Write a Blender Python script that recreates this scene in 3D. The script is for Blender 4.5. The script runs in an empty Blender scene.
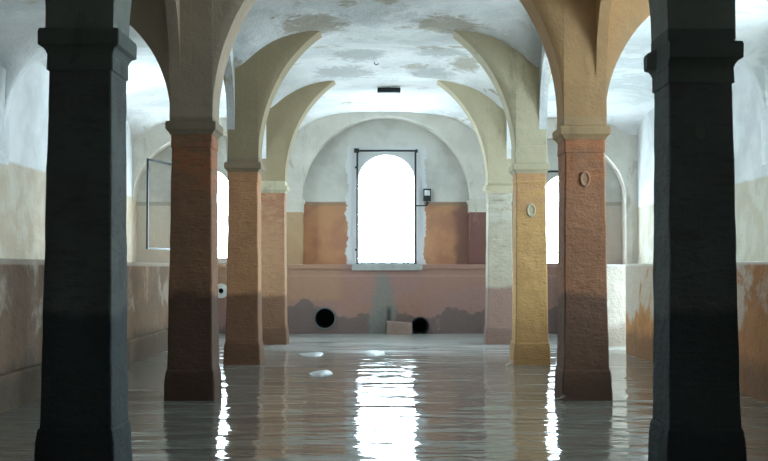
import bpy, bmesh, math, random
from mathutils import Vector, noise as mnoise
random.seed(7)
D = bpy.data
S = bpy.context.scene
COL = S.collection

# ------------------------------------------------------------------ layout
F_PX = 1075.0                      # focal length in pixels of a 768 px wide frame
CAM_Z = 1.33
SPR = 2.82                         # springing height of the arches above the water
PITCH = 4.03
PY = [7.14, 11.18, 15.21, 19.24]   # pillar rows (centres)
END_Y = 23.5
REAR_Y = -0.9
XL, XR = -5.45, 5.40               # outer walls
LOWL, LOWR = -3.67, 3.78           # faces of the low side walls
LOWH = 1.41
LOWE = 22.2                        # face of the low end wall
PX = 2.015                         # pillar centre line
HW = 0.215

# ------------------------------------------------------------------ object helpers
def link(name, me, mats, parent=None):
    o = D.objects.new(name, me)
    COL.objects.link(o)
    if not isinstance(mats, (list, tuple)):
        mats = [mats]
    for m in mats:
        me.materials.append(m)
    if parent is not None:
        o.parent = parent
    return o

def obj(name, bm, mats, parent=None, smooth=False, loc=None):
    bmesh.ops.recalc_face_normals(bm, faces=bm.faces)
    me = D.meshes.new(name)
    bm.to_mesh(me)
    bm.free()
    if smooth:
        for p in me.polygons:
            p.use_smooth = True
    o = link(name, me, mats, parent)
    if loc is not None:
        o.location = loc
    return o

def tag(o, label=None, cat=None, group=None, kind=None):
    if label: o['label'] = label
    if cat: o['category'] = cat
    if group: o['group'] = group
    if kind: o['kind'] = kind
    return o

def thing(name, label, cat, loc, group=None, rz=0.0):
    o = D.objects.new(name, None)
    COL.objects.link(o)
    o.location = loc
    o.rotation_euler = (0, 0, rz)
    o.empty_display_size = 0.2
    return tag(o, label, cat, group)

def struct(o, label=None):
    o['kind'] = 'structure'
    if label: o['label'] = label
    return o

def box(bm, x0, x1, y0, y1, z0, z1):
    vs = [bm.verts.new((x, y, z)) for x in (x0, x1) for y in (y0, y1) for z in (z0, z1)]
    for f in ((0,1,3,2),(4,6,7,5),(0,4,5,1),(2,3,7,6),(0,2,6,4),(1,5,7,3)):
        bm.faces.new([vs[i] for i in f])
    return vs

def bevel_all(bm, w, seg=2):
    bmesh.ops.bevel(bm, geom=list(bm.edges), offset=w, segments=seg, affect='EDGES', profile=0.6)

def tube(bm, pts, r, n=8, closed_ends=True):
    """round bar along a polyline"""
    rings = []
    pts = [Vector(p) for p in pts]
    for i, p in enumerate(pts):
        if i == 0: t = pts[1] - pts[0]
        elif i == len(pts)-1: t = pts[-1] - pts[-2]
        else: t = (pts[i+1]-pts[i]).normalized() + (pts[i]-pts[i-1]).normalized()
        t.normalize()
        up = Vector((0,0,1)) if abs(t.z) < 0.9 else Vector((0,1,0))
        a = t.cross(up).normalized(); b = t.cross(a).normalized()
        rr = r[i] if isinstance(r, (list, tuple)) else r
        rings.append([bm.verts.new(p + a*math.cos(2*math.pi*k/n)*rr + b*math.sin(2*math.pi*k/n)*rr) for k in range(n)])
    for i in range(len(rings)-1):
        for k in range(n):
            bm.faces.new((rings[i][k], rings[i][(k+1)%n], rings[i+1][(k+1)%n], rings[i+1][k]))
    if closed_ends:
        bm.faces.new(rings[0][::-1]); bm.faces.new(rings[-1])

def arch_outline(w, z0, zs, n=24, rise=None):
    """closed outline of an arched opening, centred on 0, in (u, z)"""
    rise = w if rise is None else rise
    pts = [(-w, z0), (w, z0)]
    for k in range(n+1):
        a = math.pi*k/n
        pts.append((w*math.cos(a), zs + rise*math.sin(a)))
    return pts

def prism(bm, outline, axis, c, d0, d1):
    """extrude an outline (u,z) along axis; u runs on the other horizontal axis with centre c"""
    def P(u, d, z):
        return (c+u, d, z) if axis == 'y' else (d, c+u, z)
    a = [bm.verts.new(P(u, d0, z)) for u, z in outline]
    b = [bm.verts.new(P(u, d1, z)) for u, z in outline]
    n = len(a)
    for i in range(n):
        bm.faces.new((a[i], a[(i+1)%n], b[(i+1)%n], b[i]))
    bm.faces.new(a[::-1]); bm.faces.new(b)

def cut(o, cutters):
    """cut solid openings into o (boolean difference, applied)"""
    for cb in cutters:
        bmesh.ops.recalc_face_normals(cb, faces=cb.faces)
        me = D.meshes.new('cutter'); cb.to_mesh(me); cb.free()
        co = D.objects.new('cutter', me); COL.objects.link(co)
        m = o.modifiers.new('cut', 'BOOLEAN'); m.operation = 'DIFFERENCE'; m.solver = 'EXACT'; m.object = co
        bpy.context.view_layer.update()
        dg = bpy.context.evaluated_depsgraph_get()
        nm = D.meshes.new_from_object(o.evaluated_get(dg))
        o.modifiers.clear()
        old = o.data; o.data = nm; D.meshes.remove(old); nm.name = o.name
        D.objects.remove(co); D.meshes.remove(me)

# ------------------------------------------------------------------ material helpers
class NT:
    def __init__(s, name):
        s.m = D.materials.new(name); s.m.use_nodes = True
        s.t = s.m.node_tree; s.n = s.t.nodes; s.l = s.t.links
        s.n.clear()
        s.out = s.n.new('ShaderNodeOutputMaterial')
        s.b = s.n.new('ShaderNodeBsdfPrincipled')
        s.l.new(s.b.outputs[0], s.out.inputs[0])
        g = s.n.new('ShaderNodeNewGeometry')
        s.pos = g.outputs['Position']
        sp = s.n.new('ShaderNodeSeparateXYZ'); s.l.new(s.pos, sp.inputs[0])
        s.x, s.y, s.z = sp.outputs
    def put(s, sock, v):
        if isinstance(v, bpy.types.NodeSocket): s.l.new(v, sock)
        elif isinstance(v, (tuple, list)) and len(v) == 3 and sock.type == 'RGBA': sock.default_value = (*v, 1)
        else: sock.default_value = v
    def math(s, op, a, b=0.0, c=None, clamp=False):
        n = s.n.new('ShaderNodeMath'); n.operation = op; n.use_clamp = clamp
        s.put(n.inputs[0], a); s.put(n.inputs[1], b)
        if c is not None: s.put(n.inputs[2], c)
        return n.outputs[0]
    def mapv(s, scale, off=(0,0,0)):
        n = s.n.new('ShaderNodeMapping'); s.l.new(s.pos, n.inputs[0])
        n.inputs['Scale'].default_value = scale; n.inputs['Location'].default_value = off
        return n.outputs[0]
    def noise(s, scale, detail=4, rough=0.55, vec=None, dist=0.0):
        n = s.n.new('ShaderNodeTexNoise')
        s.l.new(vec if vec is not None else s.pos, n.inputs['Vector'])
        n.inputs['Scale'].default_value = scale; n.inputs['Detail'].default_value = detail
        n.inputs['Roughness'].default_value = rough; n.inputs['Distortion'].default_value = dist
        return n.outputs[0]
    def step(s, v, lo, hi):
        n = s.n.new('ShaderNodeMapRange'); n.interpolation_type = 'SMOOTHSTEP'
        s.put(n.inputs[0], v); s.put(n.inputs[1], lo); s.put(n.inputs[2], hi)
        return n.outputs[0]
    def mix(s, f, a, b):
        n = s.n.new('ShaderNodeMix'); n.data_type = 'RGBA'
        s.put(n.inputs[0], f); s.put(n.inputs[6], a); s.put(n.inputs[7], b)
        return n.outputs[2]
    def bump(s, h, strength, dist=0.02, normal=None):
        n = s.n.new('ShaderNodeBump'); n.inputs['Strength'].default_value = strength
        n.inputs['Distance'].default_value = dist; s.put(n.inputs['Height'], h)
        if normal is not None: s.l.new(normal, n.inputs['Normal'])
        s.l.new(n.outputs[0], s.b.inputs['Normal'])
        return n.outputs[0]
    def done(s, col, rough=0.85, metal=0.0, spec=0.3):
        s.put(s.b.inputs['Base Color'], col); s.put(s.b.inputs['Roughness'], rough)
        s.b.inputs['Metallic'].default_value = metal
        s.b.inputs['Specular IOR Level'].default_value = spec
        return s.m

def plain(name, col, rough=0.7, metal=0.0, var=0.25):
    t = NT(name)
    n = t.noise(9, 5)
    c = t.mix(n, tuple(v*(1-var) for v in col), tuple(min(1, v*(1+var)) for v in col))
    t.bump(t.noise(60, 4), 0.25, 0.01)
    return t.done(c, rough, metal)

def vault_mat(name, white=(.84,.85,.85), grey=(.66,.68,.68), tan=(.42,.37,.28), tan_lo=.60, tan_hi=.66, blobs=()):
    t = NT(name)
    big = t.noise(0.55, 6, .6)
    c = t.mix(t.step(big, .40, .62), white, grey)
    n2 = t.noise(1.7, 7, .66, t.mapv((1,1,1), (3.1,7.7,1.3)), .6)
    c = t.mix(t.step(n2, .52, .60), c, tuple(v*.97 for v in white))
    n3 = t.noise(1.1, 6, .62, t.mapv((1,1,1), (11.1,2.2,5.4)), .4)
    c = t.mix(t.math('MULTIPLY', t.step(n3, tan_lo, tan_hi), .8), c, tan)
    if blobs:
        nb = t.math('MULTIPLY', t.math('SUBTRACT', t.noise(2.4, 9, .78, t.mapv((1,1,1), (7,3,2)), 1.2), .5), 3.2)
        for bx, by, rx, ry, cc in blobs:
            dx = t.math('DIVIDE', t.math('SUBTRACT', t.x, bx), rx)
            dy = t.math('DIVIDE', t.math('SUBTRACT', t.y, by), ry)
            dd = t.math('ADD', t.math('SQRT', t.math('ADD', t.math('MULTIPLY', dx, dx), t.math('MULTIPLY', dy, dy))), nb)
            c = t.mix(t.math('MULTIPLY', t.step(dd, 1.15, .55), .78), c, cc)
    n4 = t.noise(14, 6, .7)
    c = t.mix(t.math('MULTIPLY', t.step(n4, .55, .75), .25), c, (.36,.36,.34))
    h = t.math('ADD', t.noise(3, 6, .6), t.math('MULTIPLY', t.noise(26, 5, .6), .25))
    t.bump(h, .8, .05)
    return t.done(c, .9, spec=.15)

def ochre_mat(name, a, b, streak=(.30,.26,.20)):
    t = NT(name)
    n1 = t.noise(1.3, 6, .6)
    c = t.mix(t.step(n1, .35, .65), a, b)
    n2 = t.noise(2.6, 7, .68, t.mapv((1.2,1.2,.5), (5,2,9)), .5)
    c = t.mix(t.math('MULTIPLY', t.step(n2, .55, .70), .6), c, streak)
    n3 = t.noise(20, 5, .7)
    c = t.mix(t.math('MULTIPLY', n3, .25), c, tuple(v*.6 for v in a))
    h = t.math('ADD', t.noise(4, 6, .6), t.math('MULTIPLY', t.noise(30, 5, .6), .3))
    t.bump(h, .6, .03)
    return t.done(c, .9, spec=.15)

def pillar_mat(name, up, mid, damp, damp_z=1.05, patch=None):
    """plaster and stone of one pillar; the flood line is a stain with a ragged edge"""
    t = NT(name)
    n1 = t.noise(2.2, 6, .62)
    c = t.mix(t.step(n1, .35, .65), up, mid)
    if patch:
        n5 = t.noise(3.5, 5, .6, t.mapv((1,1,2.5), (2,8,4)))
        band = t.math('MULTIPLY', t.step(t.z, 2.0, 2.3), t.step(n5, .40, .55))
        c = t.mix(band, c, patch)
    br = t.noise(7, 4, .6, t.mapv((1,1,4)))
    c = t.mix(t.math('MULTIPLY', t.step(br, .5, .7), .35), c, tuple(v*.55 for v in mid))
    zz = t.math('ADD', t.z, t.math('MULTIPLY', t.math('SUBTRACT', t.noise(2.0, 5, .6), .5), .35))
    d = t.step(zz, damp_z+.05, damp_z-.05)
    c = t.mix(t.math('MULTIPLY', d, .86), c, damp)
    d2 = t.step(zz, .36, .26)
    c = t.mix(t.math('MULTIPLY', d2, .5), c, tuple(v*.6 for v in damp))
    n3 = t.noise(24, 5, .7)
    c = t.mix(t.math('MULTIPLY', t.step(n3, .5, .8), .3), c, tuple(v*.5 for v in up))
    h = t.math('ADD', t.math('ADD', t.noise(5, 6, .65), t.math('MULTIPLY', t.noise(34, 5, .6), .35)), t.math('MULTIPLY', br, .4))
    t.bump(h, .7, .03)
    return t.done(c, .85, spec=.2)

def side_wall_mat(name, tan_z, white, tan, tan2):
    t = NT(name)
    zz = t.math('ADD', t.z, t.math('MULTIPLY', t.math('SUBTRACT', t.noise(3, 5, .6), .5), .06))
    n1 = t.noise(1.2, 6, .6)
    w = t.mix(t.step(n1, .35, .65), white, tuple(v*.8 for v in white))
    n2 = t.noise(1.8, 6, .65, t.mapv((1,1,.8), (4,4,4)), .4)
    b = t.mix(t.step(n2, .38, .62), tan, tan2)
    c = t.mix(t.step(zz, tan_z-.03, tan_z+.03), b, w)
    t.bump(t.math('ADD', t.noise(4, 6, .6), t.math('MULTIPLY', t.noise(30, 5, .6), .3)), .6, .03)
    return t.done(c, .9, spec=.15)

def low_wall_mat(name, a, b, dark, pale, py0=14, padd=0.0):
    t = NT(name)
    n1 = t.noise(0.9, 6, .62, t.mapv((1,1,1.3), (1,5,2)), .4)
    c = t.mix(t.step(n1, .36, .62), a, b)
    n2 = t.noise(1.6, 6, .66, t.mapv((1,1,.7), (9,1,3)), .6)
    n2 = t.math('ADD', n2, t.math('MULTIPLY', t.step(t.y, py0, py0+2), padd))
    top = t.math('MULTIPLY', t.step(t.math('ADD', t.z, t.math('MULTIPLY', t.math('SUBTRACT', n2, .5), 1.2)), .75, .95), t.step(n2, .48, .60))
    c = t.mix(t.math('MULTIPLY', top, .75), c, pale)
    c = t.mix(t.step(t.z, LOWH-.05, LOWH-.02), c, pale)
    zz = t.math('ADD', t.z, t.math('MULTIPLY', t.math('SUBTRACT', t.noise(2.4, 5, .65), .5), .5))
    c = t.mix(t.math('MULTIPLY', t.step(zz, .5, .25), .8), c, dark)
    t.bump(t.math('ADD', t.noise(4, 6, .6), t.math('MULTIPLY', t.noise(26, 5, .6), .3)), .8, .04)
    return t.done(c, .85, spec=.2)

def end_wall_mat():
    t = NT('end_wall_plaster')
    n0 = t.noise(3.2, 6, .65)
    j = t.math('MULTIPLY', t.math('SUBTRACT', n0, .5), .5)
    n1 = t.noise(1.3, 6, .6)
    white = t.mix(t.step(n1, .35, .65), (.60,.60,.56), (.46,.46,.43))
    n2 = t.noise(1.6, 6, .62, t.mapv((1,1,1), (2,6,1)), .3)
    tan = t.mix(t.step(n2, .40, .60), (.48,.26,.145), (.40,.205,.13))
    # darker tone towards the right-hand corner of the middle bay
    px = t.math('MULTIPLY', t.step(t.math('ADD', t.x, j), 1.45, 1.6), t.step(t.math('ADD', t.x, j), 2.4, 2.2))
    tan = t.mix(t.math('MULTIPLY', px, .75), tan, (.22,.13,.115))
    side = t.step(t.math('ABSOLUTE', t.x), 2.22, 2.26)
    pale = t.mix(t.step(t.x, -1, 1), (.56,.53,.46), (.47,.42,.36))
    tan = t.mix(side, tan, pale)
    edge = t.math('MULTIPLY', t.step(t.z, 2.70, 2.73), t.step(t.z, 2.81, 2.79))  # greenish dark line; shade at the plaster edge put into the colour
    zz = t.math('ADD', t.z, t.math('MULTIPLY', j, .06))
    c = t.mix(t.step(zz, 2.78, 2.81), tan, white)
    c = t.mix(t.math('MULTIPLY', edge, .5), c, (.20,.20,.15))
    # pale repair plaster round the middle window
    ax = t.math('ABSOLUTE', t.math('ADD', t.x, t.math('MULTIPLY', j, .7)))
    rep = t.math('MULTIPLY', t.step(ax, .88, .84), t.step(t.z, 4.1, 3.9))
    c = t.mix(rep, c, (.66,.68,.69))
    t.bump(t.math('ADD', t.noise(4, 6, .6), t.math('MULTIPLY', t.noise(30, 5, .6), .3)), .5, .03)
    return t.done(c, .9, spec=.15)

def low_end_mat():
    t = NT('low_end_wall_plaster')
    n1 = t.noise(1.1, 6, .62, t.mapv((1,1,1), (3,3,8)), .4)
    c = t.mix(t.step(n1, .42, .58), (.37,.215,.17), (.36,.22,.195))
    left = t.math('MULTIPLY', t.step(t.x, -.8, -1.1), t.step(t.z, .62, .75))
    c = t.mix(t.math('MULTIPLY', left, .7), c, (.44,.26,.16))
    j = t.math('MULTIPLY', t.math('SUBTRACT', t.noise(1.5, 3, .55), .5), 1.6)
    c = t.mix(t.math('MULTIPLY', t.step(t.math('ADD', t.z, j), .42, .34), .85), c, (.17,.135,.13))
    # grey run-off stain below the middle window, spreading towards the water
    j2 = t.math('MULTIPLY', t.math('SUBTRACT', t.noise(4.5, 6, .65), .5), .35)
    w = t.math('ADD', .10, t.math('MULTIPLY', t.math('SUBTRACT', 1.3, t.z), .16))
    ax = t.math('ABSOLUTE', t.math('ADD', t.math('ADD', t.x, .06), j2))
    run = t.math('MULTIPLY', t.step(t.math('SUBTRACT', ax, w), .06, -.03), t.step(t.z, 1.32, 1.15))
    c = t.mix(t.math('MULTIPLY', run, .8), c, (.23,.24,.22))
    jj = t.math('MULTIPLY', t.step(t.x, -.02, .05), t.math('MULTIPLY', t.step(t.x, .14, .06), t.step(t.z, .62, .45)))
    c = t.mix(t.math('MULTIPLY', jj, .8), c, (.05,.05,.045))
    line = t.math('MULTIPLY', t.step(t.z, 1.16, 1.18), t.step(t.z, 1.22, 1.20))
    c = t.mix(t.math('MULTIPLY', line, .35), c, (.48,.33,.26))
    t.bump(t.math('ADD', t.noise(4, 6, .6), t.math('MULTIPLY', t.noise(26, 5, .6), .3)), .7, .04)
    return t.done(c, .85, spec=.2)

def water_mat():
    t = NT('murky_flood_water')
    n1 = t.noise(.5, 5, .6)
    c = t.mix(n1, (.19,.185,.16), (.245,.235,.21))
    far_sun = t.math('MULTIPLY', t.step(t.math('ADD', t.y, t.math('MULTIPLY', t.math('SUBTRACT', t.noise(.9, 5, .6, t.mapv((.6,1,1))), .5), 9.0)), 14.0, 20.0), .75)
    c = t.mix(far_sun, c, (.50,.51,.49))  # sun-dappled far water put into the colour as a paler tone
    a = t.noise(1.6, 3, .5, t.mapv((.55,1.5,1)), .3)
    b = t.noise(5.0, 3, .55, t.mapv((.45,1.5,1), (4,1,0)), .4)
    d = t.noise(16.0, 2, .5, t.mapv((.6,1.3,1), (1,7,0)))
    h = t.math('ADD', t.math('MULTIPLY', a, 1.0), t.math('ADD', t.math('MULTIPLY', b, .13), t.math('MULTIPLY', d, .008)))
    t.bump(h, 1.0, .032)
    m = t.done(c, t.math('ADD', .06, t.math('MULTIPLY', far_sun, .16)), spec=.5)
    t.b.inputs['IOR'].default_value = 1.33
    return m

M = {}
TB, GB = (.36,.31,.22), (.42,.43,.42)
M['vault'] = vault_mat('whitewashed_vault_plaster', blobs=[
    (-1.0, 14.6, .50, .55, TB), (.85, 14.7, .55, .45, TB), (-.75, 18.4, .55, .55, GB), (.75, 18.5, .45, .5, GB),
    (-1.2, 12.6, .35, .9, TB), (-.45, 17.2, .5, .5, GB), (.9, 16.9, .5, .45, GB), (.5, 12.9, .45, .5, TB), (1.3, 17.6, .3, .6, TB)])
M['aisle_vault'] = vault_mat('aisle_vault_plaster', (.80,.82,.83), (.62,.65,.66), (.5,.45,.35), .64, .72)
M['arch_grey'] = ochre_mat('grey_brown_arch_plaster', (.48,.37,.27), (.41,.32,.235))
M['arch_ochre'] = ochre_mat('ochre_arch_plaster', (.62,.37,.18), (.54,.32,.16))
M['arch_cream'] = ochre_mat('cream_arch_plaster', (.60,.53,.37), (.52,.45,.30))
M['arch_tan'] = ochre_mat('tan_arch_plaster', (.40,.32,.20), (.35,.28,.175))
M['arch_white'] = ochre_mat('pale_arch_plaster', (.70,.68,.62), (.58,.56,.50))
M['wall_l'] = side_wall_mat('left_wall_plaster', 2.88, (.78,.80,.81), (.50,.42,.32), (.60,.55,.46))
M['wall_r'] = side_wall_mat('right_wall_plaster', 2.65, (.74,.76,.77), (.50,.46,.36), (.58,.56,.48))
M['wall_end'] = end_wall_mat()
M['rear'] = plain('dark_rear_plaster', (.10,.10,.095), .95)
M['low_l'] = low_wall_mat('left_low_wall_plaster', (.24,.15,.095), (.18,.12,.08), (.09,.07,.05), (.40,.33,.26))
M['low_r'] = low_wall_mat('right_low_wall_plaster', (.52,.26,.10), (.44,.21,.09), (.20,.11,.06), (.64,.61,.54), 12.5, .14)
M['low_end'] = low_end_mat()
M['water'] = water_mat()
M['mud'] = plain('muddy_floor', (.12,.11,.09), .9)
M['iron'] = plain('dark_iron', (.035,.042,.045), .6, .3)
M['hole'] = plain('black_pipe_interior', (.018,.026,.032), .9)  # shade and bluish haze of the bore put into this colour
M['pipe'] = plain('grey_pipe_rim', (.16,.17,.17), .7)
M['white_pipe'] = plain('white_plastic', (.75,.75,.72), .5)
M['block'] = plain('pinkish_concrete', (.31,.225,.195), .9)
M['sun_disc'] = plain('pale_sun_patch', (.30,.32,.32), .5)  # pale colour standing for sunlight on the water
M['twig'] = plain('pale_dry_wood', (.55,.50,.42), .8)
M['lens'] = plain('milky_lamp_glass', (.62,.66,.68), .25)
M['sill'] = plain('pale_sill_stone', (.42,.43,.42), .85)
M['cap_white'] = ochre_mat('limewashed_capital', (.68,.66,.58), (.60,.58,.50))
M['pil_l'] = ochre_mat('tan_pilaster_plaster', (.50,.36,.22), (.45,.31,.19))
M['pil_r'] = ochre_mat('dark_red_pilaster_plaster', (.24,.12,.105), (.20,.105,.095))
M['roundel'] = plain('pale_roundel_plaster', (.34,.29,.23), .9)
M['round_red'] = plain('reddish_roundel_plaster', (.50,.28,.17), .9)
M['p1'] = pillar_mat('dark_backlit_pillar', (.125,.135,.125), (.11,.108,.10), (.055,.065,.066))  # greenish grime, with the backlit shade of the nearest pillars darkened in
M['p1cap'] = ochre_mat('dark_green_capital', (.15,.165,.145), (.125,.14,.125), (.08,.09,.08))  # darkened the same way as the backlit shaft below
M['p2l'] = pillar_mat('brown_pillar', (.33,.17,.10), (.28,.155,.095), (.10,.06,.045), 1.07, (.42,.17,.09))
M['p2r'] = pillar_mat('red_brown_pillar', (.47,.225,.125), (.40,.195,.11), (.18,.105,.075), 1.05, (.54,.225,.11))
M['p3l'] = pillar_mat('tan_brown_pillar', (.56,.29,.15), (.48,.25,.135), (.18,.095,.06), .98)
M['p3r'] = pillar_mat('yellow_ochre_pillar', (.66,.395,.165), (.60,.36,.15), (.52,.30,.13), .55, (.60,.335,.17))
M['p4l'] = pillar_mat('brown_banded_pillar', (.50,.28,.16), (.43,.245,.14), (.20,.11,.07), .85, (.40,.20,.12))
M['p4r'] = pillar_mat('pale_grey_pillar', (.52,.48,.38), (.46,.40,.31), (.26,.15,.125), 1.0, (.58,.55,.46))
M['cap_brown'] = ochre_mat('brown_capital', (.36,.28,.19), (.30,.235,.165))
M['cap_tan'] = ochre_mat('tan_capital', (.58,.38,.21), (.50,.33,.18))
M['cap_cream'] = ochre_mat('cream_capital', (.62,.55,.38), (.55,.48,.33))

# ------------------------------------------------------------------ vaults
def sup(t, n):
    t = min(1.0, abs(t))
    return (1 - t**n)**(1.0/n)

def smax(a, b, k):
    h = max(k - abs(a-b), 0.0)/k
    return max(a, b) + h*h*k*.25

BAYC = [21.255, 17.225, 13.195, 9.16, 5.13, 1.10]
def bay_t(y):
    return min((abs(y-c)/2.02 for c in BAYC))

def vault(xc, a, H, n, x0, x1, wob=.025, ny=2.9):
    bm = bmesh.new()
    NX = 56
    xs = [x0 + (x1-x0)*(.5-.5*math.cos(math.pi*i/NX)) for i in range(NX+1)]
    ys = []
    for c in BAYC:
        for k in range(45):
            ys.append(c - 2.015 + 4.03*(.5-.5*math.cos(math.pi*k/44)))
    ys = sorted(set(round(y, 4) for y in ys if y > REAR_Y-.2))
    ys = [y for i, y in enumerate(ys) if i == 0 or y - ys[i-1] > .002]
    ys.append(END_Y+.2)
    rows = []
    for y in ys:
        r = []
        for x in xs:
            ex = H*sup((x-xc)/a, n)
            ey = H*sup(bay_t(y), ny)
            z = SPR + smax(ex, ey, .3)
            v = Vector((x, y, z))
            z += wob*mnoise.noise(v*.9) + wob*.5*mnoise.noise(v*2.3)
            r.append(bm.verts.new((x, y, z)))
        rows.append(r)
    for i in range(len(rows)-1):
        for j in range(NX):
            bm.faces.new((rows[i][j], rows[i+1][j], rows[i+1][j+1], rows[i][j+1]))
    return bm

ceil = obj('ceiling', vault(0, 2.20, 1.88, 3.5, -2.15, 2.15), M['vault'], smooth=True)
struct(ceil, 'whitewashed groin vault over the flooded middle aisle')
cl = obj('ceiling_left', vault((XL-2.14)/2, (-XL-2.14)/2+.03, 1.74, 3.0, XL-.05, -2.13, ny=3.6), M['aisle_vault'], smooth=True)
struct(cl, 'pale groin vault over the left side aisle')
cr = obj('ceiling_right', vault((XR+2.14)/2, (XR-2.14)/2+.03, 1.76, 3.0, 2.13, XR+.05, ny=3.6), M['aisle_vault'], smooth=True)
struct(cr, 'pale groin vault over the right side aisle')

ZT = 5.12
def arch(axis, a0, a1, e0, e1, rise, stilt, d0, d1, zt, mat, parent, n=48, flare=.15, f0=True, f1=True, ex=2.0):
    """one masonry arch: opening a0..a1, masonry from e0 to e1, thickness d0..d1"""
    bm = bmesh.new()
    c, w = (a0+a1)/2, (a1-a0)/2
    prof = [(e0, SPR), (a0, SPR)]
    for k in range(n+1):
        t = math.pi*(1 - k/n)
        ct, st = math.cos(t), math.sin(t)
        prof.append((c + w*math.copysign(abs(ct)**(2/ex), ct), SPR + stilt + rise*abs(st)**(2/ex)))
    prof += [(a1, SPR), (e1, SPR)]
    ND = 3
    def P(u, d, z):
        q = Vector((u, d, z)) if axis == 'y' else Vector((d, u, z))
        k = .010*mnoise.noise(q*2.1)
        if SPR+.02 < z < zt-.01: q.z += k
        return q
    grid = []
    for i in range(ND+1):
        d = d0 + (d1-d0)*i/ND
        lo = [bm.verts.new(P(u, d, z)) for u, z in prof]
        grid.append(lo)
    m = len(prof)
    NS = 10
    def face_rows(lo, d, sg):
        """masonry above the opening; it leans out as it rises, as the plaster does"""
        rows = [lo]
        for q in range(1, NS+1):
            f = q/NS
            row = []
            for j, (u, z) in enumerate(prof):
                zz = z + (zt-z)*f
                hgt = zz - SPR
                dz = zz - z
                row.append(bm.verts.new(P(u, d + sg*flare*(max(0, hgt)/(zt-SPR))**1.4*dz/(dz+.15), zz)))
            rows.append(row)
        for q in range(NS):
            for j in range(m-1):
                if (rows[q][j].co - rows[q][j+1].co).length < 1e-6 and (rows[q+1][j].co - rows[q+1][j+1].co).length < 1e-6: continue
                bm.faces.new((rows[q][j], rows[q+1][j], rows[q+1][j+1], rows[q][j+1]))
        return rows
    for i in range(ND):
        for j in range(m-1):
            if (grid[i][j].co - grid[i][j+1].co).length < 1e-6: continue
            bm.faces.new((grid[i][j], grid[i][j+1], grid[i+1][j+1], grid[i+1][j]))
    r0 = face_rows(grid[0], d0, -1 if f0 else 0)
    r1 = face_rows(grid[-1], d1, 1 if f1 else 0)
    for j in (0, m-1):
        bm.faces.new([g_[j] for g_ in grid] + [q_[j] for q_ in r1[1:]] + [q_[j] for q_ in r0[:0:-1]])
    bmesh.ops.remove_doubles(bm, verts=bm.verts, dist=1e-5)
    o = obj('arch', bm, mat, parent)
    for p in o.data.polygons:
        p.use_smooth = True
    bpy.context.view_layer.update()
    try: o.data.set_sharp_from_angle(angle=math.radians(50))
    except Exception: pass
    return o

INN = PX - HW            # inner pillar face
OUT = PX + HW
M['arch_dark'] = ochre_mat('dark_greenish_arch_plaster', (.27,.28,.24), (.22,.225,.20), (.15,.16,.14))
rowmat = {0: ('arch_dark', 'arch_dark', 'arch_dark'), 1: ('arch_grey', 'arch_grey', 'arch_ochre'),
          2: ('arch_tan', 'arch_tan', 'arch_cream'), 3: ('arch_tan', 'arch_tan', 'arch_cream')}
for i, y in enumerate(PY):
    mn, ml, mr = rowmat[i]
    # the middle arch is built in two halves of plaster colour: left leg / right leg
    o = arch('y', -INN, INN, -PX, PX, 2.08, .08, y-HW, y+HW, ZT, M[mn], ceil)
    if i >= 1:
        o.data.materials.append(M[mr])
        for p in o.data.polygons:
            if p.center.x > 0: p.material_index = 1
    o1 = arch('y', XL+.006, -OUT, XL-.1, -PX, 1.42 if i < 2 else 1.92, .06, y-HW, y+HW, 5.0, M[ml], cl, ex=2.0 if i < 2 else 3.6)
    o2 = arch('y', OUT, XR-.006, PX, XR+.1, 1.48 if i < 2 else 1.92, .07, y-HW, y+HW, 5.0, M[mr], cr, ex=2.0 if i < 2 else 3.6)
    if i >= 2:      # the wall side of these arches is whitewashed like the vault
        for o in (o1, o2):
            o.data.materials.append(M['aisle_vault'])
            for p in o.data.polygons:
                if abs(p.center.x) > 3.4: p.material_index = 1
# wall arches on the end wall
arch('y', -INN-.02, INN+.02, -PX, PX, 1.80, .0, END_Y-.44, END_Y+.05, ZT, M['arch_white'], ceil, flare=.15, f1=False)
arch('y', XL+.006, -OUT, XL-.1, -PX, 1.42, .03, END_Y-.44, END_Y+.05, 4.9, M['arch_white'], cl, flare=.15, f1=False)
arch('y', OUT, XR-.24, PX, XR+.1, 1.32, .03, END_Y-.44, END_Y+.05, 4.9, M['arch_white'], cr, flare=.15, f1=False)
# arcade arches between the pillars
ends = [3.12] + PY + [END_Y]
for s, par in ((-1, cl), (1, cr)):
    for i in range(5):
        y0, y1 = ends[i], ends[i+1]
        a0 = y0 + HW
        a1 = y1 - HW if i < 4 else END_Y-.44
        mt = M['arch_grey'] if i == 0 else M['arch_grey' if s < 0 else 'arch_ochre'] if i == 1 else M['vault']
        x0, x1 = (-OUT-.01, -2.13) if s < 0 else (2.13, OUT+.01)
        arch('x', a0, a1, y0, y1, 1.60, .07, x0, x1, ZT, mt, par, flare=.0, ex=2.8)

# ------------------------------------------------------------------ walls, floor
floor_bm = bmesh.new(); box(floor_bm, XL-.4, XR+.4, REAR_Y-.3, END_Y+.4, -.60, -.40)
struct(obj('floor', floor_bm, M['mud']), 'muddy floor under the flood water')

WH = 5.3
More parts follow.
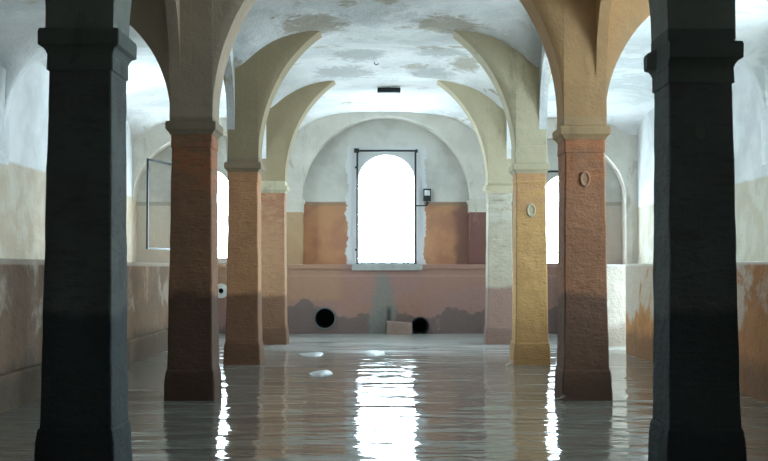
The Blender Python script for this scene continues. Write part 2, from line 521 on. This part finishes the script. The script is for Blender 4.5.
# windows of the end wall: (centre x, half width, sill z, spring z, rise)
WIN = [(0.01, .615, 1.46, 3.27, .56), (-3.99, .60, 1.57, 3.02, .52), (4.03, .60, 1.43, 2.90, .52)]
bm = bmesh.new(); box(bm, XL-.4, XR+.4, END_Y, END_Y+.40, -.5, WH)
we = struct(obj('wall_end', bm, M['wall_end']), 'end wall with pale lunette over orange plaster')
cs = []
for xc, w, z0, zs, ri in WIN:
    cb = bmesh.new(); prism(cb, arch_outline(w, z0, zs, rise=ri), 'y', xc, END_Y-.3, END_Y+.7); cs.append(cb)
cut(we, cs)
bm = bmesh.new(); box(bm, XL-.40, XL, REAR_Y-.3, END_Y+.0, -.5, WH)
wl = struct(obj('wall_left', bm, M['wall_l']), 'left outer wall, white over tan plaster')
bm = bmesh.new(); box(bm, XR, XR+.40, REAR_Y-.3, END_Y+.0, -.5, WH)
wr = struct(obj('wall_right', bm, M['wall_r']), 'right outer wall, white over tan plaster')
SIDE_R = [(13.2, .70, 1.75, 3.1, .60), (9.16, .70, 1.75, 3.1, .60)]  # unseen windows, added to bring light onto the pillar fronts
SIDE_L = [(18.1, .62, 1.60, 3.05, .56)]  # unseen window behind the near pillar, added to brighten the left aisle
GAP0, GAP1 = 17.05, 18.55
cs = []
for yc, w, z0, zs, ri in SIDE_R:
    cb = bmesh.new(); prism(cb, arch_outline(w, z0, zs, rise=ri), 'x', yc, XR-.3, XR+.7); cs.append(cb)
cb = bmesh.new(); prism(cb, arch_outline(.55, -.2, 2.2, rise=.5), 'x', (GAP0+GAP1)/2, XR-.3, XR+.7); cs.append(cb)
cut(wr, cs)
cs = []
for yc, w, z0, zs, ri in SIDE_L:
    cb = bmesh.new(); prism(cb, arch_outline(w, z0, zs, rise=ri), 'x', yc, XL-.7, XL+.3); cs.append(cb)
cut(wl, cs)
bm = bmesh.new(); box(bm, XL-.4, XR+.4, REAR_Y-.3, REAR_Y, -.5, WH)
struct(obj('wall_rear', bm, M['rear']), 'dark wall behind the viewpoint')

def rough_box(x0, x1, y0, y1, z0, z1, bev=.02):
    bm = bmesh.new(); box(bm, x0, x1, y0, y1, z0, z1); bevel_all(bm, bev)
    return bm
ll = struct(obj('wall_lower_left', rough_box(XL, LOWL, REAR_Y, LOWE+.02, -.5, LOWH+.02), M['low_l']), 'brown stained low wall along the left side')
lr = struct(obj('wall_lower_right', rough_box(LOWR, XR, REAR_Y, GAP0, -.5, LOWH), M['low_r']), 'orange tan low wall along the right side')
M['low_pale'] = low_wall_mat('pale_low_wall_plaster', (.50,.46,.40), (.42,.38,.33), (.24,.20,.16), (.56,.56,.54))
lf = struct(obj('wall_lower_right_end', rough_box(LOWR, XR, GAP1, LOWE+.02, -.5, LOWH), M['low_pale']), 'short low wall beyond the gap in the right side')
bm = bmesh.new(); box(bm, XL, XR, LOWE, END_Y, -.5, LOWH-.005)
le = struct(obj('wall_lower_end', bm, M['low_end']), 'pinkish low wall with damp foot below the end windows')
struct(obj('trim_1', rough_box(LOWL-.02, LOWL+.09, REAR_Y, LOWE, -.5, .34, .025), M['low_l']), 'footing course of the left low wall')
struct(obj('trim_2', rough_box(LOWL+.1, LOWR-.02, LOWE-.03, LOWE+.02, 1.33, LOWH+.015, .01), M['low_end']), 'string course on top of the low end wall')

# ------------------------------------------------------------------ pillars
def ring_pts(hx, hy, r, k=5):
    """rounded square, k points on each side"""
    pts = []
    for cx, cy, a0 in ((1,1,0),(-1,1,90),(-1,-1,180),(1,-1,270)):
        for q in range(3):
            a = math.radians(a0 + 45*q)
            pts.append((cx*(hx-r)+r*math.cos(a), cy*(hy-r)+r*math.sin(a)))
        nx, ny = {0:(-1,1),90:(-1,-1),180:(1,-1),270:(1,1)}[a0]
        x, y = pts[-1]
        # intermediate points up to the next corner
        if a0 in (0, 180): tgt = (-x, y)
        else: tgt = (x, -y)
        for q in range(1, k):
            pts.append((x+(tgt[0]-x)*q/k, y+(tgt[1]-y)*q/k))
    return pts

def loft(profile, jit=.006, r=.014, seed=0.0, mod=None, sub=None):
    bm = bmesh.new()
    rings = []
    prof = []
    for i, (z, h) in enumerate(profile):
        if i and sub:
            z0, h0 = profile[i-1]
            m = max(1, int(abs(z-z0)/sub))
            for q in range(1, m): prof.append((z0+(z-z0)*q/m, h0+(h-h0)*q/m))
        prof.append((z, h))
    for z, h in prof:
        ring = []
        for x, y in ring_pts(h, h, r):
            v = Vector((x*3+seed, y*3-seed, z*2.2+seed))
            k = jit*(mnoise.noise(v*1.3)+.7*mnoise.noise(v*4))
            L = math.hypot(x, y)
            x2, y2 = x*(1+k/L), y*(1+k/L)
            if mod: x2, y2 = mod(x2, y2, z)
            ring.append(bm.verts.new((x2, y2, z)))
        rings.append(ring)
    n = len(rings[0])
    for i in range(len(rings)-1):
        for j in range(n):
            bm.faces.new((rings[i][j], rings[i][(j+1)%n], rings[i+1][(j+1)%n], rings[i+1][j]))
    bm.faces.new(rings[0][::-1]); bm.faces.new(rings[-1])
    return bm

def roundel(parent, z, hw, rx, rz, m):
    """small raised plaster ring on the front face"""
    bm = bmesh.new()
    N = 28
    prof = [(1.0, 0.0), (.96, .010), (.82, .014), (.66, .011), (.56, .004), (.30, .005), (.0, .006)]
    rings = []
    for f, d in prof[:-1]:
        rings.append([bm.verts.new((rx*f*math.cos(2*math.pi*k/N), -hw-d+.006, z+rz*f*math.sin(2*math.pi*k/N))) for k in range(N)])
    c = bm.verts.new((0, -hw, z))
    back = bm.verts.new((0, -hw+.02, z))
    for i in range(len(rings)-1):
        for k in range(N):
            bm.faces.new((rings[i][k], rings[i][(k+1)%N], rings[i+1][(k+1)%N], rings[i+1][k]))
    for k in range(N):
        bm.faces.new((rings[-1][k], rings[-1][(k+1)%N], c))
        bm.faces.new((rings[0][(k+1)%N], rings[0][k], back))
    return obj('roundel', bm, m, parent, smooth=True)

def pillar(x, y, top, shaft_m, cap_m, label, seed, chip=False, block=None, base_m=None, round_at=None, group=None, rm='roundel'):
    big = y < 8
    t = thing('stone_pillar', label, 'pillar', (x, y, 0), group)
    plinth = [(-.42, .262), (.0, .260), (.22, .252), (.29, .243), (.31, .236)]
    obj('plinth', loft(plinth, .007, .018, seed, sub=.07), base_m or shaft_m, t)
    sh = [(.30, .232), (.9, .222), (top-.27, .205), (top-.262, .213), (top-.11, .212)]
    obj('shaft', loft(sh, .007, .016, seed+3.3, sub=.07), shaft_m, t)
    cp = [(top-.135, .208), (top-.13, .218), (top-.118, .224), (top-.10, .236),
          (top-.088, .250), (top-.08, .258), (top-.02, .260), (top+.0, .254), (top+.012, .215)]
    if big:
        cp = [(top-.265, .202), (top-.262, .216), (top-.16, .214), (top-.155, .218), (top-.14, .223), (top-.12, .236),
              (top-.112, .252), (top-.105, .262), (top-.02, .264), (top+.0, .258), (top+.012, .215)]
    mod = None
    if chip:       # the front left corner of this capital is broken off
        def mod(px, py, z):
            if px < -.217 and py < .10 and z > top-.15:
                px = -.217 - max(0, py-.02)*.1
            if py < -.2 and px < -.19: px = max(px, -.216)
            return px, py
    obj('capital', loft(cp, .005, .010, seed+7.7, mod), cap_m, t)
    if top < SPR + .02 or block:
        pass
    zb = top + .01
    if block is not None:
        b = loft([(zb-.02, .218), (zb+.02, .226), (zb+.24, .226), (zb+.26, .213)], .004, .008, seed+1)
        obj('impost_block', b, block, t)
    elif zb < SPR + .05:
        b = loft([(zb-.02, .219), (SPR+.05, .219), (SPR+.07, .2165)], .003, .008, seed+1)
        obj('impost_block', b, cap_m, t)
    if round_at:
        roundel(t, round_at[0], .212+.002, round_at[1], round_at[2], M[rm])
    return t

pillar(-PX, PY[0], 2.885, M['p1'], M['p1cap'], 'nearest dark backlit pillar on the left, rising out of the water at the frame edge', 1.0)
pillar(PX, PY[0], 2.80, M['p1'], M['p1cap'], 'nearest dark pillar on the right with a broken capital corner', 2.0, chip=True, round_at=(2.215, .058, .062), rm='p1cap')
pillar(-PX, PY[1], 2.84, M['p2l'], M['cap_brown'], 'second pillar on the left, dark brown with a reddish patch below its capital', 3.0)
pillar(PX, PY[1], 2.79, M['p2r'], M['cap_tan'], 'second pillar on the right, reddish brown with a dark damp foot', 4.0, round_at=(2.25, .055, .085), rm='round_red')
pillar(-PX, PY[2], 2.82, M['p3l'], M['cap_brown'], 'third pillar on the left, tan brown with a dark band above the water', 5.0)
pillar(PX, PY[2], 2.80, M['p3r'], M['cap_cream'], 'bright yellow ochre pillar standing third on the right', 6.0, block=M['cap_cream'], round_at=(2.15, .065, .10), rm='cap_cream')
pillar(-PX, PY[3], 2.81, M['p4l'], M['cap_cream'], 'fourth pillar on the left, half hidden, nearest the end wall', 7.0)
pillar(PX, PY[3], 2.81, M['p4r'], M['cap_cream'], 'fourth pillar on the right, pale grey above and reddish below, nearest the end wall', 8.0)

def pilaster(x, m, label):
    t = thing('pilaster', label, 'pilaster', (x, END_Y-.21, LOWH))
    bm = bmesh.new(); box(bm, -.215, .215, -.22, .205, .0, 1.16); bevel_all(bm, .012); obj('shaft', bm, m, t)
    bm = bmesh.new(); box(bm, -.222, .222, -.227, .205, 1.14, 1.36)
    box(bm, -.245, .245, -.25, .205, 1.34, 1.405); obj('capital', bm, M['cap_white'], t)
pilaster(-PX, M['pil_l'], 'tan pilaster with a white capital at the left end of the middle wall')
pilaster(PX, M['pil_r'], 'dark red pilaster with a white capital at the right end of the middle wall')

bm = bmesh.new(); box(bm, XR-.24, XR, END_Y-.44, END_Y, LOWH, SPR)
struct(obj('trim_3', bm, M['arch_white']), 'pale jamb at the outer edge of the right aisle end wall')

# ------------------------------------------------------------------ window fittings
def frame(name, w, h, bars, mat, parent, t=.040):
    """iron casement in the xz plane, hinge edge at x=0"""
    bm = bmesh.new()
    box(bm, 0, t, -.02, .02, 0, h); box(bm, w-t, w, -.02, .02, 0, h)
    box(bm, t, w-t, -.02, .02, 0, t); box(bm, t, w-t, -.02, .02, h-t, h)
    for z in bars: box(bm, t, w-t, -.012, .012, z, z+.03)
    return obj(name, bm, mat, parent)

def window(n, xc, w, z0, label):
    bm = bmesh.new(); box(bm, xc-w-.06, xc+w+.06, END_Y-.07, END_Y+.30, z0-.12, z0+.005)
    if n == 1: box(bm, xc-.72, xc+.74, LOWE-.06, END_Y-.06, 1.30, 1.435)
    bevel_all(bm, .012)
    return struct(obj('window_%d' % n, bm, M['sill']), label)
w1 = window(1, *WIN[0][:3], 'bright arched window in the middle of the end wall')
f1 = frame('iron_frame', 1.31, 2.50, [], M['iron'], w1); f1.location = (-.645, END_Y-.10, 1.43)
hb = bmesh.new(); box(hb, -.05, .06, -.04, .04, 2.44, 2.53); box(hb, 1.29, 1.34, -.03, .03, 2.44, 2.51)
box(hb, -.03, .03, 0, .10, .3, .34); box(hb, -.03, .03, 0, .10, 2.1, 2.14)
h1 = obj('hinge', hb, M['iron'], f1)
w2 = window(2, *WIN[1][:3], 'arched window at the end of the left aisle')
f2 = frame('iron_frame', 1.30, 1.88, [], M['iron'], w2); f2.location = (-4.62, END_Y-.06, 1.74)
f2.rotation_euler = (0, 0, math.radians(-104))
w3 = window(3, *WIN[2][:3], 'arched window at the end of the right aisle')
f3 = frame('iron_frame', 1.28, 2.06, [.26], M['iron'], w3); f3.location = (3.40, END_Y-.08, 1.42)
for i, (yc, w, z0, zs, ri) in enumerate(SIDE_R):
    bm = bmesh.new(); box(bm, XR-.05, XR+.30, yc-w-.05, yc+w+.05, z0-.1, z0+.005); bevel_all(bm, .012)
    struct(obj('window_%d' % (4+i), bm, M['sill']), 'unseen side window added for light in the right outer wall')
for i, (yc, w, z0, zs, ri) in enumerate(SIDE_L):
    bm = bmesh.new(); box(bm, XL-.30, XL+.05, yc-w-.05, yc+w+.05, z0-.1, z0+.005); bevel_all(bm, .012)
    struct(obj('window_%d' % (6+i), bm, M['sill']), 'unseen side window added for light in the left outer wall')

# ------------------------------------------------------------------ small things
def drain(x, z, r, label, rim, rw=.035):
    t = thing('drain_pipe', label, 'pipe', (x, LOWE, z))
    bm = bmesh.new(); N = 36
    prof = [(r+rw, .02), (r+rw, -.035), (r+.015, -.05), (r, -.045), (r, .55)]
    rings = [[bm.verts.new((a*math.cos(2*math.pi*k/N), d, a*math.sin(2*math.pi*k/N))) for k in range(N)] for a, d in prof]
    for i in range(len(rings)-1):
        for k in range(N):
            bm.faces.new((rings[i][k], rings[i][(k+1)%N], rings[i+1][(k+1)%N], rings[i+1][k]))
    me = obj('rim', bm, rim, t, smooth=False)
    bm = bmesh.new()
    prof = [(r-.001, -.02), (r-.003, .54), (.001, .545)]
    rings = [[bm.verts.new((a*math.cos(2*math.pi*k/N), d, a*math.sin(2*math.pi*k/N))) for k in range(N)] for a, d in prof]
    for i in range(len(rings)-1):
        for k in range(N):
            bm.faces.new((rings[i][k], rings[i][(k+1)%N], rings[i+1][(k+1)%N], rings[i+1][k]))
    obj('bore', bm, M['hole'], t)
    cb = bmesh.new()
    a = [cb.verts.new((x+(r+.02)*math.cos(2*math.pi*k/N), LOWE-.2, z+(r+.02)*math.sin(2*math.pi*k/N))) for k in range(N)]
    b = [cb.verts.new((x+(r+.02)*math.cos(2*math.pi*k/N), LOWE+.6, z+(r+.02)*math.sin(2*math.pi*k/N))) for k in range(N)]
    for k in range(N): cb.faces.new((a[k], a[(k+1)%N], b[(k+1)%N], b[k]))
    cb.faces.new(a[::-1]); cb.faces.new(b)
    cut(le, [cb])
drain(-1.26, .315, .20, 'black mouth of a wide drain pipe in the low wall, left of the middle window', M['pipe'])
drain(.70, .155, .155, 'smaller black drain pipe mouth at water level beside the concrete block', M['hole'])
drain(-3.40, .88, .05, 'small white pipe end in the low wall under the left aisle window', M['white_pipe'], .10)

bm = bmesh.new()
box(bm, -.26, .26, -.14, .14, -.42, .27)
for v in bm.verts:
    if v.co.z > 0 and v.co.x > 0: v.co.z -= .035
bevel_all(bm, .018)
tag(obj('concrete_block', bm, M['block'], loc=(.27, LOWE-.18, 0)), 'pinkish concrete block standing in the water against the end wall', 'block')

# wall lamp
t = thing('wall_lamp', 'small dark wall lamp right of the middle window', 'lamp', (.90, END_Y, 2.95))
bm = bmesh.new(); box(bm, -.085, .085, -.12, .0, -.14, .13); bevel_all(bm, .012); obj('housing', bm, M['iron'], t)
bm = bmesh.new(); box(bm, -.058, .058, -.135, -.11, -.02, .095); bevel_all(bm, .008); obj('lens', bm, M['lens'], t)
bm = bmesh.new(); tube(bm, [(-.235, END_Y-.02-END_Y, -.235), (-.02, -.02, -.235), (0, -.02, -.215), (0, -.02, -.12)], .013); obj('conduit', bm, M['iron'], t)
# ceiling lamp
t = thing('ceiling_lamp', 'dark slim lamp bar hanging from the crown of the vault', 'lamp', (.05, 19.95, 4.615))
bm = bmesh.new(); box(bm, -.215, .215, -.06, .06, 0, .09); bevel_all(bm, .012); obj('housing', bm, M['iron'], t)
bm = bmesh.new(); tube(bm, [(0,0,.08), (0,0,.22)], .014); obj('stem', bm, M['pipe'], t)
# iron hook in the vault
bm = bmesh.new(); tube(bm, [(0,0,.16), (0,0,.06), (.015,0,.045), (.04,0,.04), (.06,0,.05), (.065,0,.07)], .008)
tag(obj('iron_hook', bm, M['iron'], loc=(-.20, 17.75, 4.68)), 'small bent iron hook in the vault left of the ceiling lamp', 'hook')

# water
bm = bmesh.new()
xs = [LOWL+.02+(LOWR-LOWL-.02)*i/8 for i in range(9)]
ys = [REAR_Y+.01+(GAP0-REAR_Y-.01)*j/30 for j in range(31)] + [GAP0+(GAP1-GAP0)*j/3 for j in (1, 2, 3)] + [GAP1+(LOWE-.01-GAP1)*j/6 for j in range(1, 7)]
vs = [[bm.verts.new((x, y, 0)) for y in ys] for x in xs]
for i in range(8):
    for j in range(len(ys)-1): bm.faces.new((vs[i][j], vs[i+1][j], vs[i+1][j+1], vs[i][j+1]))
far = [bm.verts.new((XR+.45, y, 0)) for y in ys[30:34]]
for j in range(3): bm.faces.new((vs[8][30+j], far[j], far[j+1], vs[8][31+j]))
tag(obj('flood_water', bm, M['water']), 'rippled murky water flooding the whole floor between the pillars', 'water', kind='stuff')

def sun_disc(x, y, wx, wy, seed, label):  # flat pale disc in place of a sunlight patch on the water
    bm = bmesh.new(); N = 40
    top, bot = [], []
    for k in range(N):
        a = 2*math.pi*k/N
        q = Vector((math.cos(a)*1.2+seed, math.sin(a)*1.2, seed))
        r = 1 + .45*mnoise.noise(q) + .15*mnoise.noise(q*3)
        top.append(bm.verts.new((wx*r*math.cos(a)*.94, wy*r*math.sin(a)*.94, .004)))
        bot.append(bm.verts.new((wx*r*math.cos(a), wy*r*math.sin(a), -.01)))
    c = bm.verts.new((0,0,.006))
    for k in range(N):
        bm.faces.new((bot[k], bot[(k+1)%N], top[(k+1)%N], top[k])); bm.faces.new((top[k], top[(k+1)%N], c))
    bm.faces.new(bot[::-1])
    tag(obj('sun_patch', bm, M['sun_disc'], smooth=True, loc=(x, y, 0)), label, 'sunlight_disc', 'pale discs standing in for sunlight on the water')
sun_disc(-.84, 13.75, .15, .42, 1.0, 'pale disc standing in for a sun patch on the water, nearest of the three')
sun_disc(-.20, 17.0, .17, .55, 2.3, 'pale disc standing in for a sun patch on the water straight below the left edge of the middle window')
sun_disc(-1.15, 16.8, .20, .40, 4.1, 'pale disc standing in for a sun patch on the water beside the third left pillar')

def twig(x, y, rz, L, label):
    bm = bmesh.new()
    tube(bm, [(-L/2,0,.0), (-L*.1,.01,.02), (L*.2,-.005,.03), (L/2,.01,.055)], [.007,.009,.008,.005], 6)
    tube(bm, [(L*.1,0,.027), (L*.22,.05,.06)], [.006,.003], 6)
    o = tag(obj('twig', bm, M['twig'], loc=(x, y, .004)), label, 'twig')
    o.rotation_euler = (0, 0, rz)
twig(1.72, 10.88, -.5, .14, 'pale twig floating at the left corner of the second right pillar')
twig(1.73, 7.0, 2.2, .12, 'pale twig floating at the foot of the nearest right pillar')
twig(1.70, 14.9, .3, .13, 'pale twig floating beside the yellow pillar')

# ------------------------------------------------------------------ light
w = D.worlds.new('overcast_sky'); S.world = w; w.use_nodes = True
bg = w.node_tree.nodes['Background']
bg.inputs[0].default_value = (.69, .89, 1.0, 1)
bg.inputs[1].default_value = 27.5

def portal(loc, rot, sx, sy):
    l = D.lights.new('window_portal', 'AREA'); l.shape = 'RECTANGLE'; l.size = sx; l.size_y = sy
    l.cycles.is_portal = True
    o = D.objects.new('window_portal', l); COL.objects.link(o); o.location = loc; o.rotation_euler = rot
R = math.radians
for xc, ww, z0, zs, ri in WIN:
    portal((xc, END_Y+.41, (z0+zs+ri)/2), (R(-90), 0, 0), 2*ww, zs+ri-z0)
for yc, ww, z0, zs, ri in SIDE_R:
    portal((XR+.41, yc, (z0+zs+ri)/2), (R(90), 0, R(90)), 2*ww, zs+ri-z0)
portal((XR+.41, (GAP0+GAP1)/2, 1.3), (R(90), 0, R(90)), 1.1, 2.7)
for yc, ww, z0, zs, ri in SIDE_L:
    portal((XL-.41, yc, (z0+zs+ri)/2), (R(90), 0, R(-90)), 2*ww, zs+ri-z0)

# ------------------------------------------------------------------ camera
cam = D.cameras.new('camera'); co = D.objects.new('camera', cam); COL.objects.link(co)
cam.sensor_width = 36.0; cam.lens = 36.0*F_PX/768.0; cam.clip_start = .05
co.location = (-.042, 0, CAM_Z)
co.rotation_euler = (math.radians(90) + math.atan(38.5/F_PX), 0, 0)
S.camera = co

S.view_settings.view_transform = 'Standard'; S.view_settings.look = 'None'
S.view_settings.gamma = 1; S.view_settings.use_curve_mapping = False
S.view_settings.exposure = 0.1
S.cycles.max_bounces = 16; S.cycles.diffuse_bounces = 12; S.cycles.glossy_bounces = 6
S.cycles.use_denoising = True
S.cycles.sample_clamp_indirect = 10
S.cycles.caustics_reflective = False
